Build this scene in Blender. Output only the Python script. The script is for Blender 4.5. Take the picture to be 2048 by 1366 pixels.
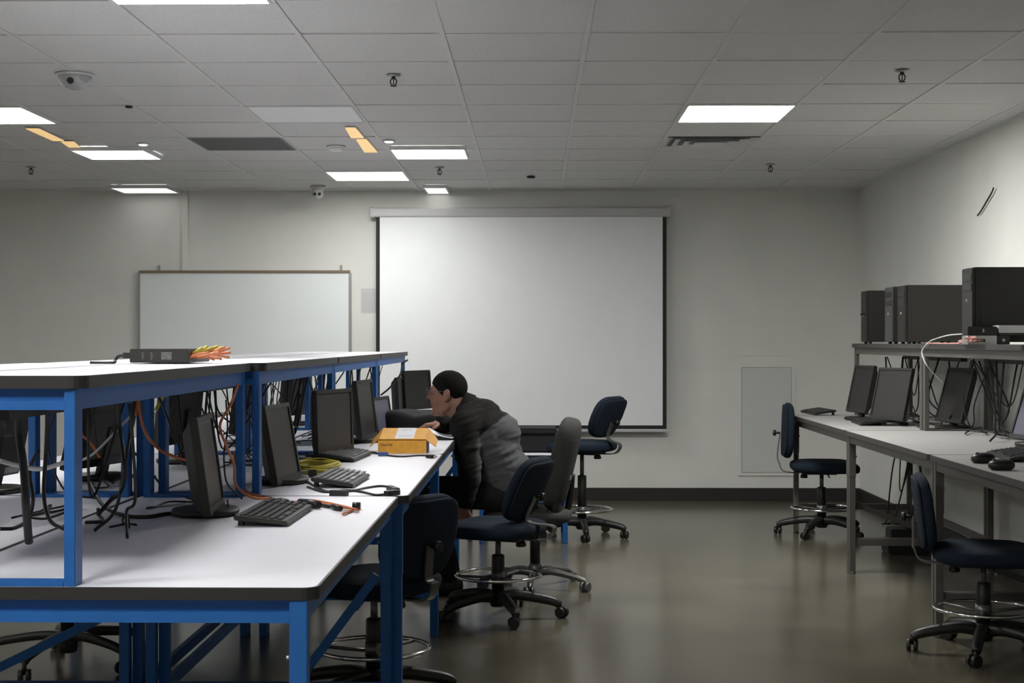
import bpy, bmesh, math, random
from mathutils import Vector, Matrix, noise
random.seed(7)
PI = math.pi
SC = bpy.context.scene
COL = SC.collection
for o in list(bpy.data.objects): bpy.data.objects.remove(o)

# ------------------------------------------------------------ camera, world, exposure
CAMH = 1.34; FPX = 2940.0; YAW = math.atan(48/FPX)
cd = bpy.data.cameras.new('camera'); cam = bpy.data.objects.new('camera', cd); COL.objects.link(cam)
cd.sensor_width = 36; cd.lens = FPX/2048*36; cd.clip_start = .05; cd.clip_end = 60
cam.location = (0, 0, CAMH); cam.rotation_euler = (PI/2, 0, YAW)
SC.camera = cam
w = bpy.data.worlds.new('world'); SC.world = w; w.use_nodes = True
w.node_tree.nodes['Background'].inputs[0].default_value = (.5, .55, .6, 1)
w.node_tree.nodes['Background'].inputs[1].default_value = .02
SC.view_settings.view_transform = 'Standard'; SC.view_settings.look = 'None'
SC.view_settings.gamma = 1; SC.view_settings.use_curve_mapping = False
SC.view_settings.exposure = 0.0
LAMPS = {'far': 28, 'right': 74, 'top': 38, 'left': 22, 'near': 60}          # radiance of the lit ceiling panels
REFL_GLOW = 1.2         # glow given to lamp reflections seen in the glass
HC = 2.61; YB = 12.4; XR = 2.72; XL = -5.29; YF = -.63
HT = .825           # bench top height
HS = 1.268          # riser shelf height
HR = 1.325          # right-hand riser shelf height

def ray(px, py):
    d = Vector(((px-1024)/FPX, 1, -(py-683)/FPX)); return Matrix.Rotation(YAW, 3, 'Z') @ d
def at_h(px, py, h):
    d = ray(px, py); t = (h-CAMH)/d.z; return Vector((d.x*t, d.y*t, h))
def at_y(px, py, y):
    d = ray(px, py); t = y/d.y; return Vector((d.x*t, y, CAMH+d.z*t))

# ------------------------------------------------------------ materials
MATS = {}
def mat(name, col, rough=.6, metal=0., bump=0., bscale=80., var=0., vscale=6., spec=.5, emis=None, coat=0., stretch=None):
    m = bpy.data.materials.new(name); m.use_nodes = True; nt = m.node_tree; b = nt.nodes['Principled BSDF']
    b.inputs['Roughness'].default_value = rough; b.inputs['Metallic'].default_value = metal
    b.inputs['Specular IOR Level'].default_value = spec; b.inputs['Coat Weight'].default_value = coat
    tc = nt.nodes.new('ShaderNodeTexCoord')
    c = (*col, 1); b.inputs['Base Color'].default_value = c
    if var > 0:
        n = nt.nodes.new('ShaderNodeTexNoise'); n.inputs['Scale'].default_value = vscale; n.inputs['Detail'].default_value = 5
        r = nt.nodes.new('ShaderNodeMapRange'); r.inputs[1].default_value = .3; r.inputs[2].default_value = .7
        r.inputs[3].default_value = 1-var; r.inputs[4].default_value = 1+var
        mp = nt.nodes.new('ShaderNodeMapping')
        if stretch: mp.inputs['Scale'].default_value = stretch
        h = nt.nodes.new('ShaderNodeVectorMath'); h.operation = 'SCALE'; h.inputs[0].default_value = col
        nt.links.new(tc.outputs['Object'], mp.inputs[0]); nt.links.new(mp.outputs[0], n.inputs['Vector'])
        nt.links.new(n.outputs['Fac'], r.inputs[0]); nt.links.new(r.outputs[0], h.inputs['Scale']); nt.links.new(h.outputs[0], b.inputs['Base Color'])
    if bump > 0:
        n2 = nt.nodes.new('ShaderNodeTexNoise'); n2.inputs['Scale'].default_value = bscale; n2.inputs['Detail'].default_value = 3
        bp = nt.nodes.new('ShaderNodeBump'); bp.inputs['Strength'].default_value = bump; bp.inputs['Distance'].default_value = .003
        nt.links.new(tc.outputs['Object'], n2.inputs['Vector']); nt.links.new(n2.outputs['Fac'], bp.inputs['Height']); nt.links.new(bp.outputs[0], b.inputs['Normal'])
    if emis:
        b.inputs['Emission Color'].default_value = (*emis[0], 1); b.inputs['Emission Strength'].default_value = emis[1]
    MATS[name] = m; return m
mat('wall_paint', (.72, .72, .68), .85, var=.03, vscale=3, bump=.1, bscale=150)
mat('ceiling_tile', (.70, .70, .69), .95, var=.05, vscale=60, bump=.5, bscale=220)
mat('grid_white', (.70, .70, .69), .6, var=.03)
mat('grid_shadow', (.10, .10, .10), .9)
mat('floor', (.092, .083, .058), .2, var=.28, vscale=1.6, bump=.02, bscale=4, spec=.5)
mat('baseboard', (.018, .016, .014), .5)
mat('laminate', (.80, .80, .86), .38, var=.015, vscale=5)
mat('laminate_grey', (.36, .355, .34), .45, var=.03)
mat('edge_black', (.016, .015, .014), .45, var=.1)
mat('edge_grey', (.045, .042, .037), .5, var=.1)
mat('blue_steel', (.013, .095, .31), .45, spec=.3, var=.06, vscale=14, bump=.03)
mat('grey_steel', (.09, .084, .075), .42, var=.1, vscale=14)
mat('plastic_black', (.007, .007, .0065), .45, bump=.05, bscale=300)
mat('plastic_dark', (.014, .0135, .0115), .5, bump=.05, bscale=300)
mat('screen_dark', (.008, .008, .008), .38)
mat('screen_grey', (.09, .09, .13), .4)
mat('screen_veil', (.022, .021, .019), .55)
mat('screen_matte', (.010, .009, .008), .6)
mat('key_dark', (.035, .035, .036), .4)
mat('key_pale', (.20, .21, .22), .3)
mat('silver', (.42, .42, .41), .35, metal=.7)
mat('chrome', (.75, .75, .75), .12, metal=1.)
mat('metal_grey', (.14, .14, .135), .38, metal=.6)
mat('fabric_blue', (.010, .017, .028), .92, var=.22, vscale=130, bump=.5, bscale=420, spec=.2)
mat('fabric_grey', (.045, .045, .043), .93, var=.18, vscale=130, bump=.5, bscale=420, spec=.2)
mat('cable_black', (.008, .008, .008), .45)
mat('cable_orange', (.50, .15, .05), .5)
mat('cable_yellow', (.50, .42, .05), .5)
mat('cable_white', (.55, .54, .52), .5)
mat('cable_pink', (.62, .30, .26), .5)
mat('card_orange', (.68, .33, .035), .6, var=.12, vscale=40)
mat('card_blue', (.04, .08, .22), .6)
mat('paper', (.72, .73, .76), .8)
mat('ink', (.02, .02, .02), .6)
mat('ink_soft', (.16, .16, .17), .7)
mat('ink_label', (.14, .14, .135), .7, var=.6, vscale=90, stretch=(1, 1, 3))
mat('paper_wall', (.56, .56, .55), .8)
mat('ink_faint', (.47, .47, .47), .8)
mat('screen_cloth', (.84, .86, .86), .85, var=.01)
mat('border_black', (.010, .010, .010), .7)
mat('case_white', (.50, .50, .50), .4)
mat('whiteboard', (.80, .84, .84), .28, var=.02, vscale=2)
mat('alu', (.35, .34, .32), .4, metal=.5)
mat('alu_tan', (.22, .17, .11), .5)
mat('steel_black', (.02, .02, .02), .6)
mat('tower_dark', (.011, .010, .008), .55, var=.1, vscale=20, bump=.1, bscale=200)
mat('tower_front', (.05, .05, .047), .5, var=.1)
mat('panel_pale', (.60, .62, .59), .6)
mat('unlit', (.92, .93, .93), .5)
mat('grille', (.20, .20, .20), .6)
mat('dome', (.42, .42, .42), .12, spec=.8)
for k_, v_ in LAMPS.items(): mat('lamp_'+k_, (.9, .9, .9), .5, emis=((1, .99, .97), v_))
mat('lamp_mid', (.9, .9, .9), .5, emis=((1, .99, .98), 12))  # reflected hall lights as emission, raised to even out the back wall
mat('lamp_weak', (.9, .9, .9), .5, emis=((1, .99, .98), REFL_GLOW))  # fainter lamp reflections as emission
mat('lamp_amber', (.6, .45, .2), .5, emis=((1, .66, .29), .72))  # amber lamp reflections as emission
mat('skin', (.24, .115, .078), .55, var=.1, vscale=30)
mat('hair', (.005, .0045, .004), .85, spec=.15, bump=1., bscale=500, var=.3, vscale=200)
mat('trouser', (.006, .006, .007), .9, bump=.3, bscale=200)
mat('shoe', (.01, .01, .01), .4)
mat('lens', (.25, .28, .30), .08, spec=.8)
# jacket: black yoke and sleeves, grey back panel
def jacket_mat():
    m = mat('jacket', (.02, .019, .018), .92, bump=.5, bscale=300, spec=.2); nt = m.node_tree; b = nt.nodes['Principled BSDF']
    tc = nt.nodes.new('ShaderNodeTexCoord'); dp = nt.nodes.new('ShaderNodeVectorMath'); dp.operation = 'DOT_PRODUCT'
    # position along the spine; the grey cloth starts below a seam across the shoulder blades
    dp.inputs[1].default_value = (.62, 0, -.78)
    nz = nt.nodes.new('ShaderNodeTexNoise'); nz.inputs['Scale'].default_value = 7; nt.links.new(tc.outputs['Object'], nz.inputs['Vector'])
    vm = nt.nodes.new('ShaderNodeVectorMath'); vm.operation = 'MULTIPLY_ADD'; vm.inputs[1].default_value = (.05, .05, .05); nt.links.new(nz.outputs['Color'], vm.inputs[0]); nt.links.new(tc.outputs['Object'], vm.inputs[2])
    nt.links.new(vm.outputs[0], dp.inputs[0])
    g1 = nt.nodes.new('ShaderNodeMapRange'); g1.inputs[1].default_value = -.762; g1.inputs[2].default_value = -.754
    nt.links.new(dp.outputs['Value'], g1.inputs[0])
    sx = nt.nodes.new('ShaderNodeSeparateXYZ'); nt.links.new(vm.outputs[0], sx.inputs[0])
    g2 = nt.nodes.new('ShaderNodeMapRange'); g2.inputs[1].default_value = -.152; g2.inputs[2].default_value = -.118
    nt.links.new(sx.outputs['X'], g2.inputs[0])
    gt = nt.nodes.new('ShaderNodeMath'); gt.operation = 'MULTIPLY'; nt.links.new(g1.outputs[0], gt.inputs[0]); nt.links.new(g2.outputs[0], gt.inputs[1])
    n = nt.nodes.new('ShaderNodeTexNoise'); n.inputs['Scale'].default_value = 9; n.inputs['Detail'].default_value = 4
    mx0 = nt.nodes.new('ShaderNodeMix'); mx0.data_type = 'RGBA'; mx0.inputs[6].default_value = (.055, .056, .058, 1); mx0.inputs[7].default_value = (.11, .112, .118, 1)
    nt.links.new(tc.outputs['Object'], n.inputs['Vector']); nt.links.new(n.outputs['Fac'], mx0.inputs[0])
    mx = nt.nodes.new('ShaderNodeMix'); mx.data_type = 'RGBA'; mx.inputs[6].default_value = (.009, .0085, .0078, 1)
    nt.links.new(gt.outputs[0], mx.inputs[0]); nt.links.new(mx0.outputs[2], mx.inputs[7]); nt.links.new(mx.outputs[2], b.inputs['Base Color'])
jacket_mat()
M = MATS

# ------------------------------------------------------------ mesh helpers
class MB:
    def __init__(s): s.v = []; s.f = []; s.sm = []
    def add(s, vs, fs, smooth=False, T=None):
        n = len(s.v)
        for p in vs:
            p = Vector(p); s.v.append(T @ p if T is not None else p)
        for f in fs: s.f.append([i+n for i in f]); s.sm.append(smooth)
        return s
    def box(s, x0, x1, y0, y1, z0, z1, T=None):
        v = [(x, y, z) for z in (z0, z1) for y in (y0, y1) for x in (x0, x1)]
        return s.add(v, [(0, 2, 3, 1), (4, 5, 7, 6), (0, 1, 5, 4), (2, 6, 7, 3), (0, 4, 6, 2), (1, 3, 7, 5)], T=T)
    def prism(s, pts, z0, z1, T=None):
        n = len(pts); v = [(p[0], p[1], z0) for p in pts]+[(p[0], p[1], z1) for p in pts]
        f = [tuple(reversed(range(n))), tuple(range(n, 2*n))]+[(i, (i+1) % n, n+(i+1) % n, n+i) for i in range(n)]
        return s.add(v, f, T=T)
    def tube(s, pts, r, n=8, closed=False, smooth=True, T=None):
        pts = [Vector(p) for p in pts]; N = len(pts); rs = r if isinstance(r, (list, tuple)) else [r]*N
        vs = []; fs = []; up = None
        for i, p in enumerate(pts):
            a = pts[(i-1) % N] if (closed or i > 0) else p; b = pts[(i+1) % N] if (closed or i < N-1) else p
            t = (b-a)
            if t.length < 1e-9: t = Vector((0, 0, 1))
            t.normalize()
            if up is None:
                up = Vector((0, 0, 1)) if abs(t.z) < .9 else Vector((1, 0, 0))
            up = (up-t*up.dot(t)); up = up.normalized() if up.length > 1e-6 else t.orthogonal().normalized()
            sd = t.cross(up)
            for k in range(n):
                A = 2*PI*k/n; vs.append(p+(up*math.cos(A)+sd*math.sin(A))*rs[i])
        M_ = N if closed else N-1
        for i in range(M_):
            j = (i+1) % N
            for k in range(n): fs.append((i*n+k, i*n+(k+1) % n, j*n+(k+1) % n, j*n+k))
        s.add(vs, fs, smooth, T)
        if not closed:
            s.add(vs[:n], [tuple(reversed(range(n)))], False, T); s.add(vs[-n:], [tuple(range(n))], False, T)
        return s
    def cyl(s, a, b, r, r2=None, n=16, T=None): return s.tube([a, b], [r, r if r2 is None else r2], n, T=T)
    def bar(s, a, b, w, h, up=(0, 0, 1), T=None):
        a = Vector(a); b = Vector(b); t = (b-a).normalized(); u = Vector(up); u = (u-t*u.dot(t)).normalized(); sd = t.cross(u)
        vs = [p+sd*sx*w/2+u*sz*h/2 for p in (a, b) for sx, sz in ((-1, -1), (1, -1), (1, 1), (-1, 1))]
        return s.add(vs, [(3, 2, 1, 0), (4, 5, 6, 7), (0, 1, 5, 4), (1, 2, 6, 5), (2, 3, 7, 6), (3, 0, 4, 7)], T=T)
    def lathe(s, prof, n=24, T=None, smooth=True):
        vs = []; fs = []
        for r, z in prof:
            for k in range(n): A = 2*PI*k/n; vs.append((r*math.cos(A), r*math.sin(A), z))
        for i in range(len(prof)-1):
            for k in range(n): fs.append((i*n+k, i*n+(k+1) % n, (i+1)*n+(k+1) % n, (i+1)*n+k))
        fs.append(tuple(reversed(range(n)))); fs.append(tuple(range((len(prof)-1)*n, len(prof)*n)))
        return s.add(vs, fs, smooth, T)
    def sell(s, rx, ry, rz, e1=.3, e2=.3, nu=32, nv=16, T=None, fn=None):
        def c(a, e): x = math.cos(a); return math.copysign(abs(x)**e, x)
        def g(a, e): x = math.sin(a); return math.copysign(abs(x)**e, x)
        vs = []; fs = []
        for i in range(nv+1):
            v = -PI/2+PI*i/nv; v = max(-PI/2+1e-4, min(PI/2-1e-4, v))
            for j in range(nu):
                u = 2*PI*j/nu; p = Vector((rx*c(v, e1)*c(u, e2), ry*c(v, e1)*g(u, e2), rz*g(v, e1)))
                vs.append(fn(p) if fn else p)
        for i in range(nv):
            for j in range(nu): fs.append((i*nu+j, i*nu+(j+1) % nu, (i+1)*nu+(j+1) % nu, (i+1)*nu+j))
        return s.add(vs, fs, True, T)
    def build(s, name, m, parent=None, bevel=0, T=None):
        me = bpy.data.meshes.new(name); me.from_pydata([tuple(p) for p in s.v], [], s.f); me.validate(); 
        if len(me.polygons) == len(s.sm): me.polygons.foreach_set('use_smooth', s.sm)
        me.materials.append(M[m] if isinstance(m, str) else m)
        bm = bmesh.new(); bm.from_mesh(me); bmesh.ops.remove_doubles(bm, verts=bm.verts, dist=1e-6); bmesh.ops.recalc_face_normals(bm, faces=bm.faces)
        if bevel: bmesh.ops.bevel(bm, geom=list(bm.edges), offset=bevel, segments=2, affect='EDGES', clamp_overlap=True)
        bm.to_mesh(me); bm.free()
        o = bpy.data.objects.new(name, me); COL.objects.link(o)
        if parent is not None: o.parent = parent
        return o
def tag(o, label=None, cat=None, group=None, kind=None):
    if label: o['label'] = label
    if cat: o['category'] = cat
    if group: o['group'] = group
    if kind: o['kind'] = kind
    return o
def thing(name, label, cat, loc=(0, 0, 0), rz=0, group=None):
    o = bpy.data.objects.new(name, None); COL.objects.link(o); o.empty_display_size = .05
    o.location = loc; o.rotation_euler = (0, 0, rz); return tag(o, label, cat, group)
def struct(mb, name, m, bevel=0): return tag(mb.build(name, m, bevel=bevel), kind='structure')
def kids(o, idx={}):
    return [c for c in bpy.data.objects if c.parent == o]
def dup(o, parent=None, loc=None, rz=None, label=None, group=None):
    ch = kids(o); c = o.copy(); COL.objects.link(c); c.parent = parent
    if loc is not None: c.location = loc
    if rz is not None: c.rotation_euler = (0, 0, rz)
    if label: c['label'] = label
    if group: c['group'] = group
    for k in ch: dup(k, c)
    return c
def spline(pts, k=6):
    P = [Vector(p) for p in pts]
    if len(P) < 3: return P
    P = [P[0]*2-P[1]]+P+[P[-1]*2-P[-2]]; out = []
    for i in range(1, len(P)-2):
        a, b, c, d = P[i-1:i+3]
        for j in range(k):
            t = j/k; out.append(.5*((2*b)+(c-a)*t+(2*a-5*b+4*c-d)*t*t+(3*b-a-3*c+d)*t**3))
    out.append(P[-2]); return out
def rrect(x0, x1, y0, y1, r, n=5):
    p = []
    for cx, cy, a0 in ((x1-r, y1-r, 0), (x0+r, y1-r, PI/2), (x0+r, y0+r, PI), (x1-r, y0+r, 1.5*PI)):
        for i in range(n+1):
            a = a0+PI/2*i/n; p.append((cx+r*math.cos(a), cy+r*math.sin(a)))
    return p
def R(d): return math.radians(d)
def TR(loc=(0, 0, 0), rx=0, ry=0, rz=0):
    return Matrix.Translation(loc) @ Matrix.Rotation(rz, 4, 'Z') @ Matrix.Rotation(ry, 4, 'Y') @ Matrix.Rotation(rx, 4, 'X')
def text_mesh(body, size, name, m, parent, T, ext=.0004):
    cu = bpy.data.curves.new(name, 'FONT'); cu.body = body; cu.size = size; cu.extrude = ext
    to = bpy.data.objects.new(name+'_src', cu); COL.objects.link(to)
    dg = bpy.context.evaluated_depsgraph_get(); me = bpy.data.meshes.new_from_object(to.evaluated_get(dg))
    bpy.data.objects.remove(to); me.materials.clear(); me.materials.append(M[m]); me.transform(T)
    o = bpy.data.objects.new(name, me); COL.objects.link(o); o.parent = parent; return o

# ------------------------------------------------------------ room shell
struct(MB().box(XL-.1, XR+.1, YF-.1, YB+.1, -.1, 0), 'floor', 'floor')
struct(MB().box(XL-.1, XR+.1, YB, YB+.1, 0, HC+.1), 'wall_back', 'wall_paint')
struct(MB().box(XR, XR+.1, YF, YB, 0, HC+.1), 'wall_right', 'wall_paint')
struct(MB().box(XL-.1, XL, YF, YB, 0, HC+.1), 'wall_left', 'wall_paint')
struct(MB().box(XL, XR, YF-.1, YF, 0, HC+.1), 'wall_front', 'wall_paint')
struct(MB().box(XL, XR, YB-.012, YB, 0, .108), 'baseboard_back', 'baseboard', .002)
struct(MB().box(XR-.012, XR, YF, YB-.012, 0, .108), 'baseboard_right', 'baseboard', .002)
ceil = struct(MB().box(XL, XR, YF, YB, HC+.03, HC+.1), 'ceiling', 'grid_shadow')
X0 = .21; Y0 = 8.52; TS = .61; TX = .598
def cell(c, r): return X0+TX*c, Y0+TS*r      # lower corner of the ceiling module
lights_on = [(-3, -6), (1, -1), (-6, -1), (-3, 4), (-3, -12), (-6, -11)]
special = set(lights_on) | {(-4, 1), (-3, -1), (1, 1)}
tm = None
for c in range(-9, 4):
    for r in range(-15, 6):
        if (c, r) in special: continue
        x, y = cell(c, r)
        if tm is None:
            t0 = MB().box(-.290, .290, -.2985, .2985, 0, .014).build('ceiling_tile', 'ceiling_tile', ceil, .003); tm = t0.data
            t = t0
        else:
            t = bpy.data.objects.new('ceiling_tile', tm); COL.objects.link(t); t.parent = ceil
        t.location = (x+.299, y+.305, HC+.003+random.uniform(0, .0035))
        t.rotation_euler = (random.uniform(-.004, .004), random.uniform(-.004, .004), 0)
g = MB()
for c in range(-9, 5): g.box(X0+TX*c-.011, X0+TX*c+.011, YF, YB, HC, HC+.03)
for r in range(-15, 7): g.box(XL, XR, Y0+TS*r-.006, Y0+TS*r+.006, HC+.0012, HC+.03)
g.box(XR-.02, XR, YF, YB, HC, HC+.03); g.box(XL, XR, YB-.02, YB, HC, HC+.03)
g.build('ceiling_grid', 'grid_white', ceil)
g = MB(); g.box(XL, X0-TX*9-.011, YF, YB-.02, HC+.004, HC+.02) if X0-TX*9-.011 > XL else None; g.box(X0+TX*4+.011, XR-.02, YF, YB-.02, HC+.004, HC+.02); g.box(XL, X0+TX*4, Y0+TS*6+.006, YB-.02, HC+.004, HC+.02)
g.build('border_tile', 'ceiling_tile', ceil)
# trims on the back wall
p = at_y(365, 383, YB); q = at_y(377, 383, YB)
struct(MB().box(p.x, q.x, YB-.02, YB, .108, HC), 'trim_1', 'wall_paint', .002)
p = at_y(1345, 711, YB)
struct(MB().box(p.x, XR, YB-.004, YB, p.z-.003, p.z+.003), 'trim_2', 'grid_white')

# ceiling lights
def ceiling_light(m='lamp_top', sx=.296, sy=.302):
    t = thing('ceiling_light', '', 'ceiling light')
    f = MB()
    for a in ((-sx, sx, -sy, -sy+.012), (-sx, sx, sy-.012, sy), (-sx, -sx+.012, -sy+.012, sy-.012), (sx-.012, sx, -sy+.012, sy-.012)):
        f.box(*a, -.004, .024)
    f.build('frame', 'grid_white', t); MB().box(-sx+.012, sx-.012, -sy+.012, sy-.012, .001, .02).build('diffuser', m, t)
    return t
names = {(-3, -6): 'bright square ceiling panel light cut by the top edge of the picture', (1, -1): 'bright square ceiling panel light at right above the aisle',
         (-6, -1): 'bright square ceiling panel light cut by the left edge of the picture', (-3, 4): 'glowing square ceiling panel light nearest the white security camera',
         (-3, -12): 'square ceiling panel light overhead in front of the nearest bench', (-6, -11): 'square ceiling panel light overhead near the glass, at far left'}
L0 = None
for c, r in lights_on:
    x, y = cell(c, r); dy = .04 if (c, r) == (-3, -6) else 0
    t = ceiling_light({(-3, -6): 'lamp_top', (1, -1): 'lamp_right', (-6, -1): 'lamp_left', (-3, 4): 'lamp_far'}.get((c, r), 'lamp_near'))
    t['label'] = names[(c, r)]; t.location = (x+.299, y+.305+dy, HC)
x, y = cell(-3, -1); t = ceiling_light('unlit'); t['label'] = 'switched-off pale square ceiling panel above the row of blue benches'; t.location = (x+.299, y+.305, HC)
# glowing panels added under the tiles for hall lights reflected in the glass
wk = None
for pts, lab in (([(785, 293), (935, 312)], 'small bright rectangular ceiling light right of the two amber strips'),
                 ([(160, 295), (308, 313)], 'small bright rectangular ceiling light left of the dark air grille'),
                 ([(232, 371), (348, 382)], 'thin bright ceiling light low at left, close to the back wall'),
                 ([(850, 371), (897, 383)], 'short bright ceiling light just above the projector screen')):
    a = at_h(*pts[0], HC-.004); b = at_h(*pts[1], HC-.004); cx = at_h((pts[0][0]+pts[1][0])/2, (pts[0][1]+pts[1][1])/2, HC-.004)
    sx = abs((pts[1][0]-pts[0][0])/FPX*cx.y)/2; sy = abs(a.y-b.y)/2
    t = ceiling_light('lamp_mid' if pts[0][1] < 300 else 'lamp_weak', sx, sy); t['label'] = lab; cx.z = HC-.022; cx.y = (a.y+b.y)/2; t.location = cx  # ceiling_light reused here for the added hall-light reflections
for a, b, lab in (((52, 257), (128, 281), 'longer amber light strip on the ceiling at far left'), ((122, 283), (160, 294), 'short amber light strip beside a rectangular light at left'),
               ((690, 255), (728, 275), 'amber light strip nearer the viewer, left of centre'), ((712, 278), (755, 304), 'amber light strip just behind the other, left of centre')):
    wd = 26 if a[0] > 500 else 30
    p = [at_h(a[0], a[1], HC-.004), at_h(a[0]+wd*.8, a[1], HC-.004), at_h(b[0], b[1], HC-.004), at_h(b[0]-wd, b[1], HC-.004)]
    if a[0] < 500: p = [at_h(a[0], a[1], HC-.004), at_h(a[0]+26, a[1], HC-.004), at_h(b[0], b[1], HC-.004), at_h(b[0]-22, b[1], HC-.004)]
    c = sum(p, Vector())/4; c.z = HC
    t = thing('light_strip', lab, 'light strip', c)  # glowing strip added in place of a lamp mirrored in the glass
    MB().prism([((q-c).x, (q-c).y) for q in p], -.008, 0).build('diffuser', 'lamp_amber', t)  # glowing face of the added lamp reflection
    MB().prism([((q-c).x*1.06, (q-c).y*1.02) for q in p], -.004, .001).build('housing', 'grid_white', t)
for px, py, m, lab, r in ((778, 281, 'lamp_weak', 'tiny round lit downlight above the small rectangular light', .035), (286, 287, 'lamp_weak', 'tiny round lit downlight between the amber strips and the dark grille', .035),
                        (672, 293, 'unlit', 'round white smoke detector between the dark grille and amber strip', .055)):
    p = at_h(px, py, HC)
    t = thing('downlight' if m != 'unlit' else 'smoke_detector', lab, 'downlight' if m != 'unlit' else 'smoke detector', (p.x, p.y, HC))  # lit discs are added for round lamps mirrored in the glass
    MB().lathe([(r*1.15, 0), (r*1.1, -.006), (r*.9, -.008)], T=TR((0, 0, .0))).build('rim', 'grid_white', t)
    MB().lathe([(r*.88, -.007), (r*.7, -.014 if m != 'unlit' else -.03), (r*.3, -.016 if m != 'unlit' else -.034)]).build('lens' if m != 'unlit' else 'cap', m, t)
# dark return-air grille, supply diffuser
x, y = cell(-4, 1); t = thing('air_grille', 'dark grey return-air grille in the ceiling, left of centre', 'air grille', (x+.299, y+.305, HC))
f = MB()
for a in ((-.298, .298, -.298, -.28), (-.298, .298, .28, .298), (-.298, -.28, -.28, .28), (.28, .298, -.28, .28)): f.box(*a, -.002, .02)
f.build('frame', 'grille', t)
sl = None
for i in range(27):
    if sl is None: sl = MB().box(-.28, .28, -.002, .002, -.008, .008).build('louvre', 'grille', t); o = sl
    else: o = sl.copy(); COL.objects.link(o)
    o.location = (0, -.27+i*.0208, .006); o.rotation_euler = (R(40), 0, 0)
x, y = cell(1, 1); t = thing('air_diffuser', 'white square air diffuser behind the right ceiling light', 'air diffuser', (x+.299, y+.305, HC))
for k, s in enumerate((.29, .235, .17)):
    f = MB(); z = -.004-.004*k
    v = [(-s, -s, z), (s, -s, z), (s, s, z), (-s, s, z), (-s+.05, -s+.05, z+.022), (s-.05, -s+.05, z+.022), (s-.05, s-.05, z+.022), (-s+.05, s-.05, z+.022)]
    f.add(v, [(0, 1, 5, 4), (1, 2, 6, 5), (2, 3, 7, 6), (3, 0, 4, 7)]); f.build('vane', 'grid_white', t)
MB().box(-.24, .24, -.24, .24, .012, .016).build('plenum', 'grille', t)
MB().box(-.10, .10, -.10, .10, -.012, -.008).build('centre_plate', 'grid_white', t)
# sprinklers
sp = None
for px, py, lab in ((787, 150, 'pendant fire sprinkler nearest the centre of the ceiling'), (1804, 141, 'pendant fire sprinkler at upper right of the ceiling'),
                    (62, 334, 'pendant fire sprinkler at the far left edge'), (879, 335, 'pendant fire sprinkler just above the projector screen'), (1541, 329, 'pendant fire sprinkler on the far right near the back wall')):
    p = at_h(px, py, HC)
    if sp is None:
        sp = thing('fire_sprinkler', '', 'sprinkler')
        MB().lathe([(.034, 0), (.034, -.004), (.016, -.008)]).build('escutcheon', 'silver', sp)
        b = MB().cyl((0, 0, -.004), (0, 0, -.02), .009)
        for s_ in (-1, 1): b.tube([(s_*.008, 0, -.016), (s_*.015, 0, -.028), (s_*.013, 0, -.042), (s_*.003, 0, -.05)], .003, 6)
        b.cyl((0, 0, -.02), (0, 0, -.046), .0025, n=8); b.build('frame', 'steel_black', sp)
        MB().lathe([(.004, -.05), (.016, -.052), (.016, -.054), (.004, -.055)]).build('deflector', 'steel_black', sp); t = sp
    else: t = dup(sp)
    t.location = (p.x, p.y, HC); t['label'] = lab
p = at_h(150, 149, HC); t = thing('dome_camera', 'clear half-dome security camera on the ceiling, upper left', 'camera', (p.x, p.y, HC))
MB().lathe([(.09, 0), (.09, -.005), (.082, -.01)]).build('mount_ring', 'grid_white', t)
MB().lathe([(.08, -.008), (.077, -.022), (.066, -.043), (.045, -.062), (.02, -.072), (.004, -.074)], 32).build('dome', 'dome', t)
MB().cyl((0.0, -.05, -.03), (0, -.072, -.042), .016).build('lens', 'steel_black', t)
p = at_h(636, 372, HC); t = thing('turret_camera', 'small white twin-eyed turret camera where ceiling meets back wall', 'camera', (p.x, p.y, HC))
MB().lathe([(.062, 0), (.062, -.012), (.052, -.02), (.046, -.038)]).build('base', 'case_white', t)
MB().sell(.046, .046, .046, 1, 1, 24, 14, T=TR((0, -.006, -.062))).build('ball', 'case_white', t)
for s_ in (-1, 1): MB().cyl((s_*.018, -.04, -.068), (s_*.019, -.054, -.072), .013).build('lens', 'steel_black', t)
p = at_h(1062, 352, HC); tag(MB().sell(.032, .012, .01, .6, .6, 12, 8, T=TR((p.x, p.y, HC-.008))).build('ceiling_hook', 'steel_black'), 'tiny dark fitting on the ceiling right of the short light', 'ceiling fitting')
p = at_h(258, 212, HC); tag(MB().sell(.02, .015, .007, .6, .6, 12, 8, T=TR((p.x, p.y, HC-.005))).build('ceiling_hook', 'steel_black'), 'tiny black stud on the ceiling above the dark grille', 'ceiling fitting')

# ------------------------------------------------------------ projector screen
YS = YB-.10
a = at_y(752, 434, YS); b = at_y(1333, 858, YS); c0 = at_y(741, 415, YS); c1 = at_y(1341, 434, YS)
t = thing('projector_screen', 'large white pull-down projector screen with black border on the back wall', 'projector screen', ((a.x+b.x)/2, YS, b.z))
def L(p): return p-Vector(t.location)
A = L(a); B = L(b); w2 = .032
MB().box(A.x+w2, B.x-w2, 0, .004, B.z+.03, A.z).build('cloth', 'screen_cloth', t)
MB().box(A.x, A.x+w2, -.001, .005, B.z, A.z+.01).build('border', 'border_black', t)
MB().box(B.x-w2, B.x, -.001, .005, B.z, A.z+.01).build('border', 'border_black', t)
MB().box(A.x+w2, B.x-w2, -.001, .005, B.z, B.z+.03).build('border', 'border_black', t)
MB().box(A.x-.02, B.x+.02, -.008, .012, B.z-.026, B.z).build('bottom_bar', 'case_white', t, .004)
C0 = L(c0); C1 = L(c1)
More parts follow.
